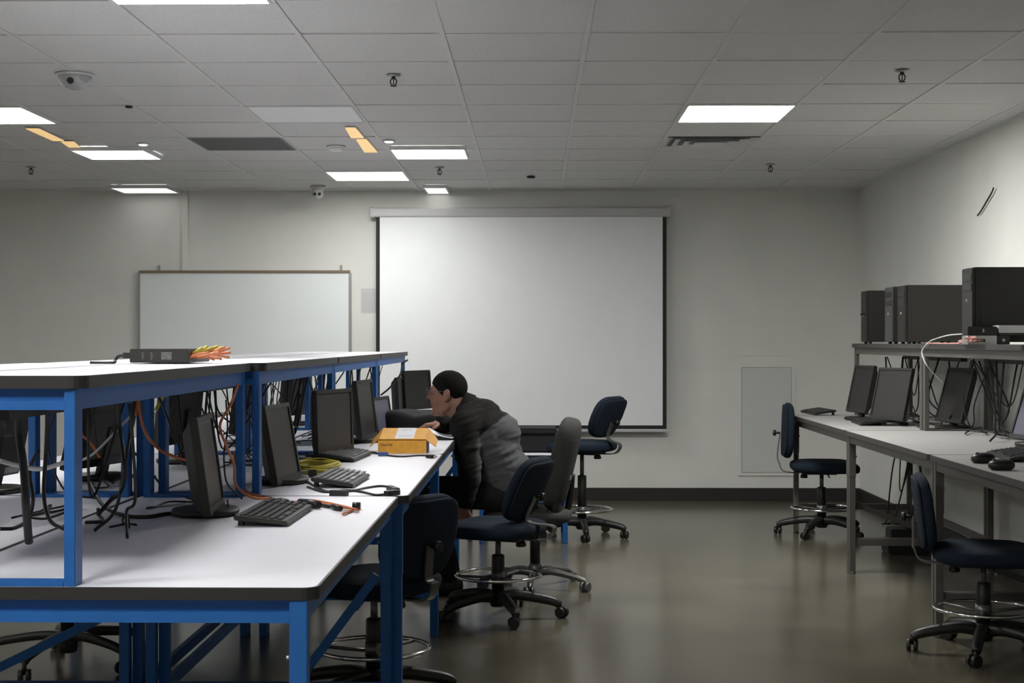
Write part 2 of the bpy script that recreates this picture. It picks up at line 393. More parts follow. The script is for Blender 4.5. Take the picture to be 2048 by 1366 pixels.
MB().prism(rrect(-.05, .05, C1.z, C0.z, .015), C0.x+.02, C1.x-.02, T=Matrix(((0, 0, 1, 0), (1, 0, 0, .040), (0, 1, 0, 0), (0, 0, 0, 1)))).build('case', 'case_white', t)
MB().prism(rrect(-.054, .056, C1.z-.004, C0.z+.004, .015), C0.x, C0.x+.03, T=Matrix(((0, 0, 1, 0), (1, 0, 0, .040), (0, 1, 0, 0), (0, 0, 0, 1)))).build('end_cap', 'case_white', t)
MB().prism(rrect(-.054, .056, C1.z-.004, C0.z+.004, .015), C1.x-.03, C1.x, T=Matrix(((0, 0, 1, 0), (1, 0, 0, .040), (0, 1, 0, 0), (0, 0, 0, 1)))).build('end_cap', 'case_white', t)
z = L(at_y(1314, 423, YS)); MB().box(z.x-.025, z.x+.025, -.0075, -.004, z.z-.009, z.z+.009).build('badge', 'steel_black', t)
MB().box(C0.x+.03, C1.x-.03, -.0065, -.003, C0.z-.028, C0.z-.024).build('groove', 'grille', t)

# ------------------------------------------------------------ whiteboard, paper, door reflection, wire
a = at_y(278, 541, YB-.03); b = at_y(700, 760, YB-.03)
t = thing('whiteboard', 'wide wall whiteboard with thin aluminium frame left of the screen', 'whiteboard', ((a.x+b.x)/2, YB-.03, a.z-1.2))
hw = (b.x-a.x)/2
MB().box(-hw, hw, 0, .02, 0, 1.2).build('board', 'whiteboard', t)
MB().box(-hw, hw, -.012, .02, 1.178, 1.2).build('top_rail', 'alu_tan', t, .002)
MB().box(-hw, hw, -.03, .02, -.02, .004).build('pen_tray', 'alu', t, .002)
for s_ in (-1, 1): MB().box(s_*hw-.011, s_*hw+.011, -.008, .02, 0, 1.178).build('side_rail', 'alu', t, .002)
for px in (317, 682):
    q = at_y(px, 535, YB-.03).x-t.location.x; h = MB().box(q-.009, q+.009, .012, .022, 1.19, 1.245); h.cyl((q, .012, 1.225), (q, .002, 1.225), .005, n=8); h.build('hook', 'alu', t)
a = at_y(722, 577, YB-.002); b = at_y(752, 626, YB-.002)
t = thing('wall_notice', 'small printed paper notice taped between whiteboard and screen', 'paper notice', ((a.x+b.x)/2, YB-.003, b.z))
hw = (b.x-a.x)/2; hh = a.z-b.z; MB().box(-hw, hw, 0, .001, 0, hh).build('sheet', 'paper_wall', t)
f = MB()
for i in range(9): f.box(-hw*.8, hw*.8*random.uniform(.6, 1), -.0006, 0, hh*(.12+.085*i), hh*(.12+.085*i)+.004)
f.build('printed_lines', 'ink_faint', t)
a = at_y(1476, 725, YB-.01); b = at_y(1590, 952, YB-.01)
t = thing('wall_panel', 'pale grey rectangular access panel low on the back wall', 'wall panel', ((a.x+b.x)/2, YB-.012, b.z))  # thin slab added for a hall door mirrored in the glass
hw = (b.x-a.x)/2; hh = a.z-b.z
MB().box(-hw, hw, 0, .012, 0, hh).build('frame', 'wall_paint', t, .003); MB().box(-hw+.03, hw-.03, -.004, 0, .03, hh-.04).build('door', 'panel_pale', t, .002)  # border and face of the added door reflection
d = ray(1972, 403); tt = (XR-.01)/d.x; P0 = [ (1987, 376), (1983, 386), (1972, 405), (1962, 422), (1955, 431)]
pts = []
for q in P0: d = ray(*q); k = (XR-.012-.01*random.random())/d.x; pts.append((d.x*k, d.y*k, CAMH+d.z*k))
tag(MB().tube(spline(pts), .005, 6).build('wall_wire', 'cable_black'), 'loose end of dark wire sticking out high on the right wall', 'wire')

# ------------------------------------------------------------ benches
def board(t, x0, x1, y0, y1, z1, th, top='laminate', edge='edge_black', r=.03, name='worktop'):
    MB().prism(rrect(x0+.004, x1-.004, y0+.004, y1-.004, r), z1-th+.001, z1).build(name, top, t)
    o = rrect(x0, x1, y0, y1, r+.004); i = rrect(x0+.006, x1-.006, y0+.006, y1-.006, r); n = len(o)
    zt = z1+.0002; zb = z1-th
    v = [(*p, zb) for p in o]+[(*p, zt) for p in o]+[(*p, zt) for p in i]+[(*p, zb) for p in i]; f = []
    for k in range(n):
        m_ = (k+1) % n; f += [(k, m_, n+m_, n+k), (n+k, n+m_, 2*n+m_, 2*n+k), (2*n+k, 2*n+m_, 3*n+m_, 3*n+k), (3*n+k, 3*n+m_, m_, k)]
    MB().add(v, f).build('edge_band', edge, t)
def bench(label, x0, x1, y0, y1, group, mt='blue_steel', top='laminate', edge='edge_black', side=1, h=HT):
    # side=+1: user side at +X; origin at floor centre
    cx, cy = (x0+x1)/2, (y0+y1)/2; t = thing('workbench', label, 'workbench', (cx, cy, 0), 0, group)
    hx = (x1-x0)/2; hy = (y1-y0)/2-.002; board(t, -hx, hx, -hy, hy, h, .026, top, edge)
    lw = .038; ix = hx-.022; iy = hy-.003
    for sx in (-1, 1):
        for sy in (-1, 1):
            X = sx*(ix-lw/2); Y = sy*(iy-lw/2)
            l = MB().box(X-lw/2, X+lw/2, Y-lw/2, Y+lw/2, h-.026-.24, h-.026)
            l.box(X-lw/2+.002, X+lw/2-.002, Y-lw/2+.002, Y+lw/2-.002, .012, h-.26)
            l.cyl((X, Y, 0), (X, Y, .012), .02, n=12); lg = l.build('leg', mt, t, .0015)
            MB().cyl((X-sx*.02, Y, h-.15), (X-sx*.028, Y, h-.15), .005, n=8).build('bolt', 'silver', lg)
    for sy in (-1, 1):
        Y = sy*(iy-.013); r = MB().box(-ix+lw, ix-lw, Y-.012, Y+.012, h-.074, h-.052); r.box(-ix+lw, ix-lw, Y-.002-sy*.008, Y+.002-sy*.008, h-.052, h-.027); r.build('end_rail', mt, t)
        MB().box(-ix+lw, ix-lw, Y-.012, Y+.012, .16, .20).build('foot_rail', mt, t, .002)
        for sx in (1,):
            pass
    for sx in (-1, 1):
        X = sx*(ix-.014); MB().box(X-.012, X+.012, -iy+lw, iy-lw, h-.072, h-.028).build('side_rail', mt, t, .002)
    X = -side*(ix-.014); MB().box(X-.012, X+.012, -iy+lw, iy-lw, .16, .20).build('rear_rail', mt, t, .002)
    if mt == 'blue_steel' and h > .7: MB().bar((ix-.05, iy-.02, h-.26 if side > 0 else h-.38), (ix-.38 if side > 0 else -ix+.1, iy-.02, .12), .016, .03).build('brace', mt, t)
    if mt == 'grey_steel': MB().bar((-ix+.03, -iy+.03, .40), (ix-.25, -iy+.03, .19), .016, .03).build('brace', mt, t)
    return t
def riser(label, x0, x1, y0, y1, group, mt='blue_steel', top='laminate', edge='edge_black', side=1, h=HS, z0=HT, ends=(1, 1)):
    cx, cy = (x0+x1)/2, (y0+y1)/2; t = thing('riser_shelf', label, 'shelf', (cx, cy, z0), 0, group); H = h-z0
    hx = (x1-x0)/2; hy = (y1-y0)/2-.002; board(t, -hx, hx, -hy, hy, H, .027, top, edge, name='shelf_board')
    ix = hx-.022; iy = hy-.008; a, b = .024, .05
    for sx in (-1, 1):
        for sy in (-1, 1):
            X = sx*(ix-a/2); Y = sy*(iy-b/2); MB().box(X-a/2, X+a/2, Y-b/2, Y+b/2, .0, H-.027).build('upright', mt, t, .0015)
    for sy in (-1, 1):
        Y = sy*(iy-b/2)
        MB().box(-ix+a, ix-a, Y-b/2, Y+b/2, 0, .01).build('foot_rail', mt, t, .0015)
        MB().box(-ix+a, ix-a, Y-b/2+.001, Y+b/2-.001, H-.072, H-.053).box(-ix+a, ix-a, Y-b/2+.014, Y+b/2-.014, H-.053, H-.027).build('end_rail', mt, t)
    for sx in (-1, 1):
        X = sx*(ix-a/2); MB().box(X-a/2+.001, X+a/2-.001, -iy+b, iy-b, H-.072, H-.028).build('side_rail', mt, t, .0015)
    X = -side*(ix-.09)
    s = MB().box(X-.02, X+.02, -hy*.75, hy*.75, H-.105, H-.075)
    s.build('socket_strip', 'plastic_dark', t)
    return t
YJ = [3.06, 4.89, 6.72, 8.55, 10.38]
ordn = ['nearest', 'second', 'third', 'farthest']
for i in range(4):
    dx = 0 if i == 0 else .032; y0, y1 = YJ[i], YJ[i+1]
    bench(f'blue-framed white workbench on the aisle side of the left island, {ordn[i]} of its row', -1.318+dx, -.456+dx, y0, y1, 'aisle-side workbenches of the left island')
    bench(f'blue-framed white workbench on the far side of the left island, {ordn[i]} of its row', -2.185+dx, -1.324+dx, y0, y1, 'far-side workbenches of the left island', side=-1)
    riser(f'blue riser shelf with white top on the aisle-side bench, {ordn[i]} of its row', -1.318+dx, -.945+dx*1.3, y0, y1, 'aisle-side riser shelves')
    riser(f'blue riser shelf with white top on the far-side bench, {ordn[i]} of its row', -1.70+dx, -1.324+dx, y0, y1, 'far-side riser shelves', side=-1)
for i in range(1, 4):
    y0, y1 = YJ[i], YJ[i+1]; od = {1: 'nearest', 2: 'middle', 3: 'farthest'}[i]
    bench(f'grey-framed workbench against the right wall, {od} of three', 1.785, 2.66, y0, y1, 'workbenches along the right wall', 'grey_steel', 'laminate_grey', 'edge_grey', side=-1)
    riser(f'grey riser shelf on the right-wall workbenches, {od} of three', 2.215, 2.655, y0, y1, 'riser shelves along the right wall', 'grey_steel', 'laminate_grey', 'edge_grey', side=-1, h=HR)
# low cross table behind the seated person, black case on it
bench('low white-topped table with dark legs behind the seated person, under the screen', -.40, .235, 9.75, 10.45, None, 'blue_steel', h=.585)
t = thing('equipment_case', 'long black equipment case on the low table behind the seated person', 'equipment case', (-.13, 10.12, .585))
MB().box(-.25, .27, -.15, .15, .0, .12).build('body', 'trouser', t, .012); MB().box(-.255, .275, -.155, .155, .122, .165).build('lid', 'trouser', t, .012)

# ------------------------------------------------------------ monitors
def monitor(label, px, py, rz, tilt=8, w=.37, h=.31, lift=.07, hgt=HT, sc='screen_dark', loc=None, base=(.10, .115), bz=.016, group=None, bm='plastic_dark'):
    p = at_h(px, py, hgt) if loc is None else Vector(loc)
    t = thing('monitor', label, 'monitor', p, R(rz), group)
    MB().sell(base[0], base[1], .011, .35, .9, 28, 8, T=TR((-.01, 0, .011))).build('base', bm, t)
    MB().bar((-.015, 0, .016), (-.03-.4*h*math.sin(R(tilt)), 0, lift+h*.45), .06, .022, up=(1, 0, 0)).build('neck', bm, t, .004)
    T = TR((.022, 0, lift), ry=-R(tilt))
    f = MB()
    for a in ((-w/2, w/2, 0, bz*1.4), (-w/2, w/2, h-bz, h), (-w/2, -w/2+bz, bz*1.4, h-bz), (w/2-bz, w/2, bz*1.4, h-bz)): f.box(-.018, .006, *a, T=T)
    f.build('bezel', bm, t, .002)
    MB().box(-.006, .001, -w/2+bz, w/2-bz, bz*1.4, h-bz, T=T).build('screen', sc, t)
    v = [(-.016, sy*w/2*.99, z) for z in (.004, h-.004) for sy in (-1, 1)]+[(-.05, sy*w/2*.72, z) for z in (h*.14, h*.86) for sy in (-1, 1)]
    MB().add(v, [(0, 1, 3, 2), (4, 6, 7, 5), (0, 4, 5, 1), (2, 3, 7, 6), (0, 2, 6, 4), (1, 5, 7, 3)], T=T).build('back_cover', bm, t, .004)
    return t
monitor('dark monitor nearest the viewer on the aisle-side bench, beside a keyboard', 418, 1029, 5, tilt=8, h=.285, lift=.012, w=.33)
monitor('dark monitor second along the aisle-side bench, left of the yellow cable coil', 566, 966, -5, tilt=10, h=.285, lift=.006, w=.34)
monitor('dark monitor third along the aisle-side bench, behind the yellow cable coil', 662, 917, -17, tilt=2, h=.275, lift=.03, sc='screen_veil')
monitor('dark monitor left of the orange box, fourth along the aisle-side bench', 730, 884, -6, tilt=6, h=.30, lift=.02)
monitor('monitor with a dull lilac-grey screen directly behind the orange box', 764, 868, -9, tilt=9, h=.21, lift=.0, w=.34, sc='screen_grey')
monitor('upright dark monitor with silver edge in front of the seated person', 832, 835, -24, tilt=4, h=.265, lift=.055, bm='plastic_black')
monitor('slim black monitor beside the silver-edged one, left of the seated person', 800, 838, -4, tilt=3, h=.25, lift=.03, bm='plastic_black')
monitor('black monitor on the far-side bench seen under the nearest shelf', 195, 958, 165, tilt=14, h=.33, lift=.05, w=.42)
monitor('black monitor on the far-side bench cut by the left edge of the picture', -20, 985, 172, tilt=12, h=.33, lift=.05, w=.42)
monitor('black monitor on the far-side bench behind the second pair of posts', 358, 925, 170, tilt=6, h=.33, lift=.08, w=.40)
monitor('black monitor on the far-side bench seen between the cable tangles', 489, 888, 175, tilt=6, h=.32, lift=.06)
monitor('black monitor on the far-side bench, farthest of its row', 590, 850, 165, tilt=5, h=.30, lift=.06)
monitor('dark monitor at the far end of the right-wall bench', 1718, 840, 192, tilt=12, h=.315, lift=.05, w=.30, bm='tower_dark', sc='screen_matte')
monitor('dark monitor with paler screen, second from the end of the right-wall bench', 1778, 850, 204, tilt=13, h=.33, lift=.03, w=.33, sc='screen_veil')
monitor('dark monitor behind the middle shelf post on the right-wall bench', 1903, 858, 190, tilt=15, h=.33, lift=.04, w=.34, sc='screen_matte')
monitor('slate monitor tilted back at the right edge of the picture', 2066, 893, 192, tilt=18, h=.30, lift=.03, w=.36, sc='screen_grey', base=(.09, .1))

# silver edge on the person's monitor
# ------------------------------------------------------------ keyboards and mice
def keyboard(label, c, ang, km='key_dark', tilt=3, L_=.42, W_=.15, lift=0.008, bm='plastic_dark'):
    p = at_h(*c, HT); t = thing('keyboard', label, 'keyboard', p, ang)
    T = TR((0, 0, 0), ry=R(tilt))
    # local: x = depth (typist side +X), y = length
    v = []
    pr = [(-W_/2, .016+lift), (-W_/2, .030+lift), (W_/2, .016), (W_/2, .004)]
    MB().add([(x, s_*L_/2, z) for s_ in (-1, 1) for x, z in pr], [(0, 1, 2, 3), (7, 6, 5, 4), (0, 4, 5, 1), (1, 5, 6, 2), (2, 6, 7, 3), (3, 7, 4, 0)]).build('body', bm, t, .003)
    for s_ in (-1, 1): MB().box(-W_/2+.006, -W_/2+.02, s_*L_/2*.8-.012, s_*L_/2*.8+.012, 0, .018+lift).build('foot', bm, t)
    MB().box(W_/2-.008, W_/2-.003, -L_/2+.02, L_/2-.02, 0, .006).build('foot', bm, t)
    sl = -(.014+lift)/W_
    k0 = None
    for r in range(6):
        x = -W_/2+.022+r*.0205; zz = .030+lift+sl*(x+W_/2)
        cols = list(range(20)) if r < 5 else [0, 1, 2, 4, 7, 9, 10, 12, 13, 14, 15, 16, 18, 19]
        for c_ in cols:
            if c_ == 15 and r != 5: continue
            y = -L_/2+.022+c_*.0209
            if k0 is None: k0 = MB().box(-.008, .008, -.0085, .0085, 0, .0055).build('key', km, t, .0012); o = k0
            else: o = k0.copy(); COL.objects.link(o)
            o.location = (x, y, zz-.001)
            if r == 5 and c_ == 4: o.scale = (1, 5.4, 1); o.location.y += .042-.0
            if r == 5 and c_ == 7: o.location.y = o.location.y; bpy.data.objects.remove(o)
    return t
keyboard('black keyboard nearest the viewer on the aisle-side bench', (550, 1036), R(-1), 'key_dark', lift=.002)
keyboard('black keyboard beyond the orange cable bundle, in front of the yellow coil', (683, 966), R(-2), 'key_pale', L_=.40)
keyboard('black keyboard with shiny keys beyond the yellow coil', (693, 917), R(-4), 'key_pale', L_=.42)
keyboard('dark keyboard flat at the far end of the right-wall bench', (1636, 828), R(184), 'key_dark')
keyboard('dark keyboard in front of the monitors on the right-wall bench', (1735, 848), R(176), 'key_dark')
keyboard('dark keyboard at the right edge behind two computer mice', (2030, 917), R(176), 'key_dark')
for c, rz, lab in (((1966, 926), 200, 'black computer mouse left and behind the other on the right bench'), ((2003, 940), 190, 'black computer mouse nearest the viewer on the right bench')):
    p = at_h(*c, HT); t = thing('computer_mouse', lab, 'mouse', p, R(rz))
    MB().sell(.055, .032, .02, .8, .85, 24, 12, T=TR((0, 0, .019)), fn=lambda p: Vector((p.x, p.y, p.z*(1+.25*math.cos(p.x*20))))).build('shell', 'plastic_black', t)
    MB().cyl((.03, -.003, .038), (.03, .003, .038), .008, n=12).build('wheel', 'metal_grey', t)

# ------------------------------------------------------------ computer towers on the right shelf
def tower(label, y0, x0, wth, dep, hgt, n):
    fm = 'tower_front' if n == 1 else 'tower_dark'
    t = thing('computer_tower', label, 'computer tower', (x0, y0, HR)); zf = .012
    MB().box(.012, dep, 0, wth, zf, hgt).build('case', 'tower_dark', t, .004)
    MB().box(0, .014, .001, wth-.001, zf, hgt-.002).build('front_panel', fm, t, .004)
    for k in range(2): MB().box(-.003, .002, .015, wth-.015, hgt-.07-.05*k, hgt-.032-.05*k).build('drive_bay', 'plastic_dark', t, .001)
    MB().cyl((-.004, wth/2, hgt-.17), (.002, wth/2, hgt-.17), .008, n=12).build('power_button', 'silver', t)
    MB().box(.04, dep-.03, -.002, .001, .04, hgt-.03).build('side_panel', 'tower_dark', t, .001)
    for x in (.03, dep-.04):
        for y in (.02, wth-.02): MB().cyl((x, y, 0), (x, y, zf), .012, n=10).build('foot', 'plastic_black', t)
    return t
t = tower('dark computer tower at the far left end of the right shelf', 9.98, 2.235, .17, .40, .36, 0)
MB().cyl((-.003, .05, .20), (-.03, .05, .20), .007, n=8).build('plug', 'plastic_black', t)
tower('dark computer tower with a grey front, second on the right shelf', 9.27, 2.235, .19, .40, .36, 1)
tower('wide dark computer tower in the middle of the right shelf', 8.90, 2.225, .19, .42, .356, 2)
tower('tallest dark computer tower at the right edge on the shelf', 7.60, 2.245, .19, .40, .398, 3)
# switches in front of the towers
t = thing('network_switch', 'small silver network box with pink cables at the front of the right shelf', 'network box', (*at_h(1960, 693, HR).xy, HR))
p = Vector((2.185, 7.47, HR)); t.location = p
MB().box(0, .145, 0, .11, 0, .045).build('case', 'silver', t, .002)
for i in range(5): MB().box(.01+i*.016, .022+i*.016, -.001, .004, .012, .028).build('port', 'steel_black', t)
MB().box(.147, .21, .0, .10, 0, .046).build('power_brick', 'plastic_black', t, .002)
MB().cyl((.178, -.003, .022), (.178, .001, .022), .008, n=10).build('socket', 'silver', t)
t = thing('network_switch', 'flat black network box lying on top of the silver one', 'network box', (p.x, p.y+.005, HR+.047))
MB().box(.0, .15, 0, .105, 0, .044).build('case', 'plastic_black', t, .003)
MB().box(.075, .082, -.001, .002, .014, .032).build('indicator', 'case_white', t)
t = thing('white_box', 'white flat box beside the stacked black network box on the right shelf', 'box', (p.x+.165, p.y, HR+.047))
MB().box(-.01, .13, 0, .105, .0, .012).build('base', 'plastic_dark', t, .002); MB().box(-.01, .16, -.0, .105, .012, .05).build('lid', 'case_white', t, .002)
bx, by = p.x, p.y
f = MB()
for i in range(9):
    z0 = random.uniform(.004, .03); e = random.uniform(-.012, .012)
    f.tube(spline([(bx+.008+.014*(i % 5), by-.002, HR+.02), (bx-.005, by-.03-.003*i, HR+.008+z0), (bx-.002+e, by-.0-.02*i, HR+.012+z0), (bx+.01, by+.08, HR+.006+z0*.7), (bx+.006+e*.5, by+.17, HR+.006+z0*.5), (bx+.02, by+.03, HR+.03)]), .0035, 6)
f.tube(spline([(bx+.005, by+.05, HR+.008), (bx+.038, by+.3, HR+.004), (bx+.036, by+.6, HR+.004), (bx+.04, by+.95, HR+.004)]), .0038, 6)
tag(f.build('patch_cables', 'cable_pink'), 'small bunch of pink patch cables left of the silver network box', 'cables', kind='stuff')
f = MB().tube(spline([at_y(1925, 668, 7.55), at_y(1895, 671, 7.8), at_y(1868, 679, 8.05), (2.205, 8.28, HR+.012), (2.185, 8.36, HR-.04), at_y(1852, 728, 8.30), at_y(1870, 750, 8.32), at_y(1886, 766, 8.34)]), .0035, 6)
tag(f.build('white_cable', 'cable_white'), 'thin white cable drooping over the front of the right shelf', 'cable')

# ------------------------------------------------------------ power supply box with orange leads on the left shelf
p = at_h(259, 728, HS); q = at_h(378, 728, HS); W = q.x-p.x
t = thing('power_box', 'flat black equipment box on the nearest riser shelf top', 'equipment box', p)
MB().box(0, W, 0, .30, .004, .046).build('case', 'plastic_dark', t, .002)
MB().box(-.0, W, .0, .30, .046, .048).build('lid', 'plastic_dark', t, .001)
for a in (.2, .35): 
    f = MB()
    for k in range(5): f.box(W*(a+.012*(k % 2)), W*(a+.03+.01*((k*7) % 3)), -.0006, .001, .014+.005*k, .017+.005*k)
    f.build('marking', 'ink_label', t)
MB().box(W*.535, W*.71, -.0006, .001, .014, .038).build('rating_label', 'ink_label', t)
for x in (.05, .95): MB().cyl((W*x, -.0015, .025), (W*x, .001, .025), .003, n=8).build('screw', 'steel_black', t)
tc = MB().box(-.03, .002, .03, .05, .018, .036); tc.tube(spline([(-.02, .04, .027), (-.045, .04, .025), (-.056, .035, .012), (-.06, .02, .004), (-.13, .01, .004)]), .005, 8)
tc.build('power_cord', 'cable_black', t)
f = MB(); ex = p.x+W
for i in range(16):
    y = p.y+.02+.016*i; e = (random.uniform(.05, .10), random.uniform(-.02, .02), random.uniform(.006, .055))
    f.tube(spline([(ex-.002, y, HS+.02+.008*(i % 3)), (ex+.025, y+e[1]*.3, HS+.02+.016*random.random()), (ex+e[0], y+e[1], HS+e[2])]), .0042, 6)
tag(f.build('orange_leads', 'cable_orange'), 'cluster of orange cable ends beside the black equipment box', 'cables', kind='stuff')
f = MB()
for i in range(5):
    y = p.y+.05+.04*i; f.tube([(ex+.005, y, HS+.035), (ex+.03+.008*i, y+.01, HS+.052+.004*(i % 2))], .005, 6)
tag(f.build('cable_plugs', 'cable_yellow'), 'pale yellow plug ends on the orange leads', 'cable plugs', kind='stuff')

# ------------------------------------------------------------ orange box
px0 = (755-1072)/FPX*6.75; px1 = (852-1072)/FPX*6.75
t = thing('cardboard_box', 'orange cardboard box with half-open lid on the aisle-side bench', 'box', ((px0+px1)/2, 6.76, HT)); hw = (px1-px0)/2
b = MB(); b.box(-hw, hw, 0, .004, 0, .06); b.box(-hw, hw, .176, .18, 0, .06); b.box(-hw, -hw+.004, .004, .176, 0, .06); b.box(-hw, hw, .004, .176, 0, .004); b.build('tray', 'card_orange', t)
MB().box(hw-.003, hw+.001, .004, .178, 0, .058).build('blue_side', 'card_blue', t); 
LT = TR((.0, .0, .064), rx=R(11))
MB().box(-hw+.005, hw-.001, -.004, .20, 0, .003, T=LT).build('lid', 'card_orange', t)
for s_ in (-1, 1):
    v = [(s_*(hw-.003), -.004, .003), (s_*(hw-.003), .20, .003), (s_*(hw+.042), .17, -.045), (s_*(hw+.042), .02, -.04)]
    v2 = [(x, y, z-.003) for x, y, z in v]
    MB().add(v+v2, [(0, 1, 2, 3), (7, 6, 5, 4), (0, 4, 5, 1), (1, 5, 6, 2), (2, 6, 7, 3), (3, 7, 4, 0)], T=LT).build('flap', 'card_orange', t)
MB().box(-.035, .052, .004, .199, .003, .0038, T=LT).build('paper_label', 'paper', t)
text_mesh('SEE DRAWINGS', .0075, 'label_text', 'ink_soft', t, LT @ TR((-.017, .15, .0039)) )
text_mesh('WWV Systems 2', .0095, 'label_text', 'ink', t, LT @ TR((-.022, .045, .0039)))
text_mesh('GearHill', .016, 'box_text', 'ink', t, TR((-hw+.012, -.0006, .034), rx=PI/2))
# papers beyond the box
q = at_h(876, 868, HT); t = thing('paper_sheet', 'curled white paper sheet under the seated person\'s hand', 'paper', (-.50, 7.72, HT))
f = MB(); n = 8
for i in range(n+1):
    x = -.07+.14*i/n; z = .012+.045*(1-i/n)**2
    for y in (-.08, .10): f.v.append(Vector((x, y, z)))
for i in range(n): f.f.append([2*i, 2*i+2, 2*i+3, 2*i+1]); f.sm.append(True)
f.build('sheet', 'paper', t); MB().box(-.06, .04, -.05, .06, 0, .014).build('dark_backing', 'plastic_black', t, .002)
# black bag-like case left of person
t = thing('black_case', 'low black soft case on the bench between the orange box and monitor', 'case', (-.68, 8.35, HT))
MB().sell(.215, .16, .060, .5, .5, 32, 14, T=TR((0, 0, .060)), fn=lambda p: p+Vector((0, 0, .02*noise.noise(p*9)*(p.z > 0)))).build('body', 'trouser', t)

# ------------------------------------------------------------ loose cables on the worktops
def tbl(pts, r, dz=0): return [at_h(x, y, HT+r)+Vector((0, 0, (z[0] if z else 0)+dz)) for x, y, *z in pts]
f = MB()
for i in range(16):
    a = .085+.006*math.sin(i*2.1); b = .20+.02*math.sin(i*1.3); c = at_h(628, 941, HT); pts = []
    for k in range(28):
        A = 2*PI*k/28; pts.append((c.x+a*math.cos(A)*1.12+.004*math.sin(i), c.y+b*math.sin(A)*.8+.008*math.cos(i*3), HT+.004+.0055*(i//3)+.003*math.sin(3*A+i)))
    f.tube(pts, .0032, 5, closed=True)
t = thing('cable_coil', 'coil of yellow network cable lying on the aisle-side bench', 'cable coil', (c.x, c.y, HT))
o = f.build('coil', 'cable_yellow', t); o.location = -Vector(t.location)
q = at_h(626, 948, HT+.012)-Vector(t.location); MB().box(q.x-.016, q.x+.016, q.y-.012, q.y+.012, 0, .028).build('plug', 'plastic_black', t, .003)
# orange cable bundle
pts = [at_h(x, y, HT+z) for x, y, z in ((470, 905, .12), (478, 955, .04), (495, 985, .01), (525, 993, .006), (560, 1001, .008), (590, 1004, .008), (620, 1002, .01), (655, 1008, .008), (690, 1015, .008), (715, 1020, .008))]
t = thing('orange_cable', 'orange cable bundle with black sleeves lying across the bench', 'cable', (pts[4].x, pts[4].y, HT)); OFF = Matrix.Translation(-Vector(t.location))
f = MB()
for s_ in (-1, 1): f.tube(spline([Vector(p)+Vector((.002*s_, .006*s_, .002*math.sin(i+s_))) for i, p in enumerate(pts)]), .0042, 7, T=OFF)
f.tube(spline([at_h(690, 1015, HT+.008), at_h(703, 1019, HT+.006), at_h(686, 1028, HT+.006)]), .0042, 7, T=OFF)
f.build('cord', 'cable_orange', t)
for a, b, r in (((527, 994), (552, 1001), .008), ((556, 1002), (575, 1005), .012), ((600, 1004), (638, 1010), .014), ((640, 1010), (668, 1014), .006), ((664, 1013), (682, 1017), .009)):
    MB().tube([at_h(*a, HT+r), at_h((a[0]+b[0])/2, (a[1]+b[1])/2, HT+r+.001), at_h(*b, HT+r)], [r*.8, r, r*.85], 10, T=OFF).build('sleeve', 'plastic_black', t)
q = at_h(713, 1020, HT)-Vector(t.location); MB().cyl((q.x-.012, q.y, .012), (q.x+.012, q.y, .012), .012, n=12).build('plug', 'plastic_black', t)
# black lead with two plugs
t = thing('usb_lead', 'black lead with two plugs in front of the second keyboard', 'cable', at_h(715, 978, HT)); OFF = Matrix.Translation(-Vector(t.location))
f = MB()
f.tube(spline(tbl([(612, 962), (640, 978), (665, 984), (700, 982), (735, 975), (765, 972), (790, 978)], .004)), .004, 7, T=OFF)
f.tube(spline(tbl([(615, 974), (650, 984), (690, 980), (725, 984), (755, 990), (785, 984)], .004)), .004, 7, T=OFF); f.build('cord', 'cable_black', t)
for a, b in (((778, 975), (794, 981)), ((772, 987), (796, 984))): MB().bar(at_h(*a, HT+.009), at_h(*b, HT+.009), .02, .016, T=OFF).build('plug', 'plastic_black', t)
MB().bar(at_h(662, 985, HT+.01), at_h(694, 986, HT+.01), .03, .018, T=OFF).build('inline_box', 'plastic_dark', t)
t = thing('usb_lead', 'black lead with metal-tipped plug in front of the orange box', 'cable', at_h(810, 911, HT)); OFF = Matrix.Translation(-Vector(t.location))
MB().tube(spline(tbl([(700, 896), (735, 902), (765, 909), (800, 913), (835, 911), (858, 911)], .004)), .004, 7, T=OFF).build('cord', 'cable_black', t)
MB().bar(at_h(855, 912, HT+.009), at_h(867, 913, HT+.009), .022, .014, T=OFF).build('plug', 'plastic_black', t)
MB().bar(at_h(867, 913, HT+.009), at_h(875, 913, HT+.009), .018, .008, T=OFF).build('tip', 'silver', t)
MB().bar(at_h(757, 908, HT+.009), at_h(776, 908, HT+.009), .03, .018, T=OFF).build('clip', 'card_blue', t)

def cable(label, pts, r=.005, m='cable_black', group=None, name='cable'):
    return tag(MB().tube(spline(pts, 8), r, 7).build(name, m), label, 'cable', group)
# cables on the near bays, hung from the shelves
def hang(px1, y1, px2, y2, Y, sag, X=None, r=.005, m='cable_black', label='', mid=None):
    a = at_y(px1, y1, Y); b = at_y(px2, y2, Y); mdl = (a+b)/2+Vector((sag[0], 0, sag[1])); cable(label, [a, mdl, b], r, m)
Yh = 4.3
def poly(pts, Y, r=.005, m='cable_black', label=''):
    return cable(label, [at_y(x, y, Y+.03*math.sin(i*1.7)) for i, (x, y) in enumerate(pts)], r, m)
poly([(234, 770), (238, 840), (246, 905), (250, 950), (240, 985), (222, 1000), (196, 1030)], 4.0, .006, label='thick black cable looping down left of the second blue posts')
poly([(120, 770), (150, 850), (185, 890), (200, 915)], 4.6, .0045, 'cable_orange', 'orange cable slanting down across the black monitor at left')
poly([(278, 792), (262, 830), (225, 870), (190, 905), (165, 920)], 4.35, .004, 'cable_white', 'pale cable running down-left from the orange hook-up')
poly([(272, 830), (277, 794), (281, 830), (293, 870), (318, 898), (345, 912), (378, 922)], 4.3, .0045, 'cable_orange', 'orange cable peaking under the shelf between the blue posts')
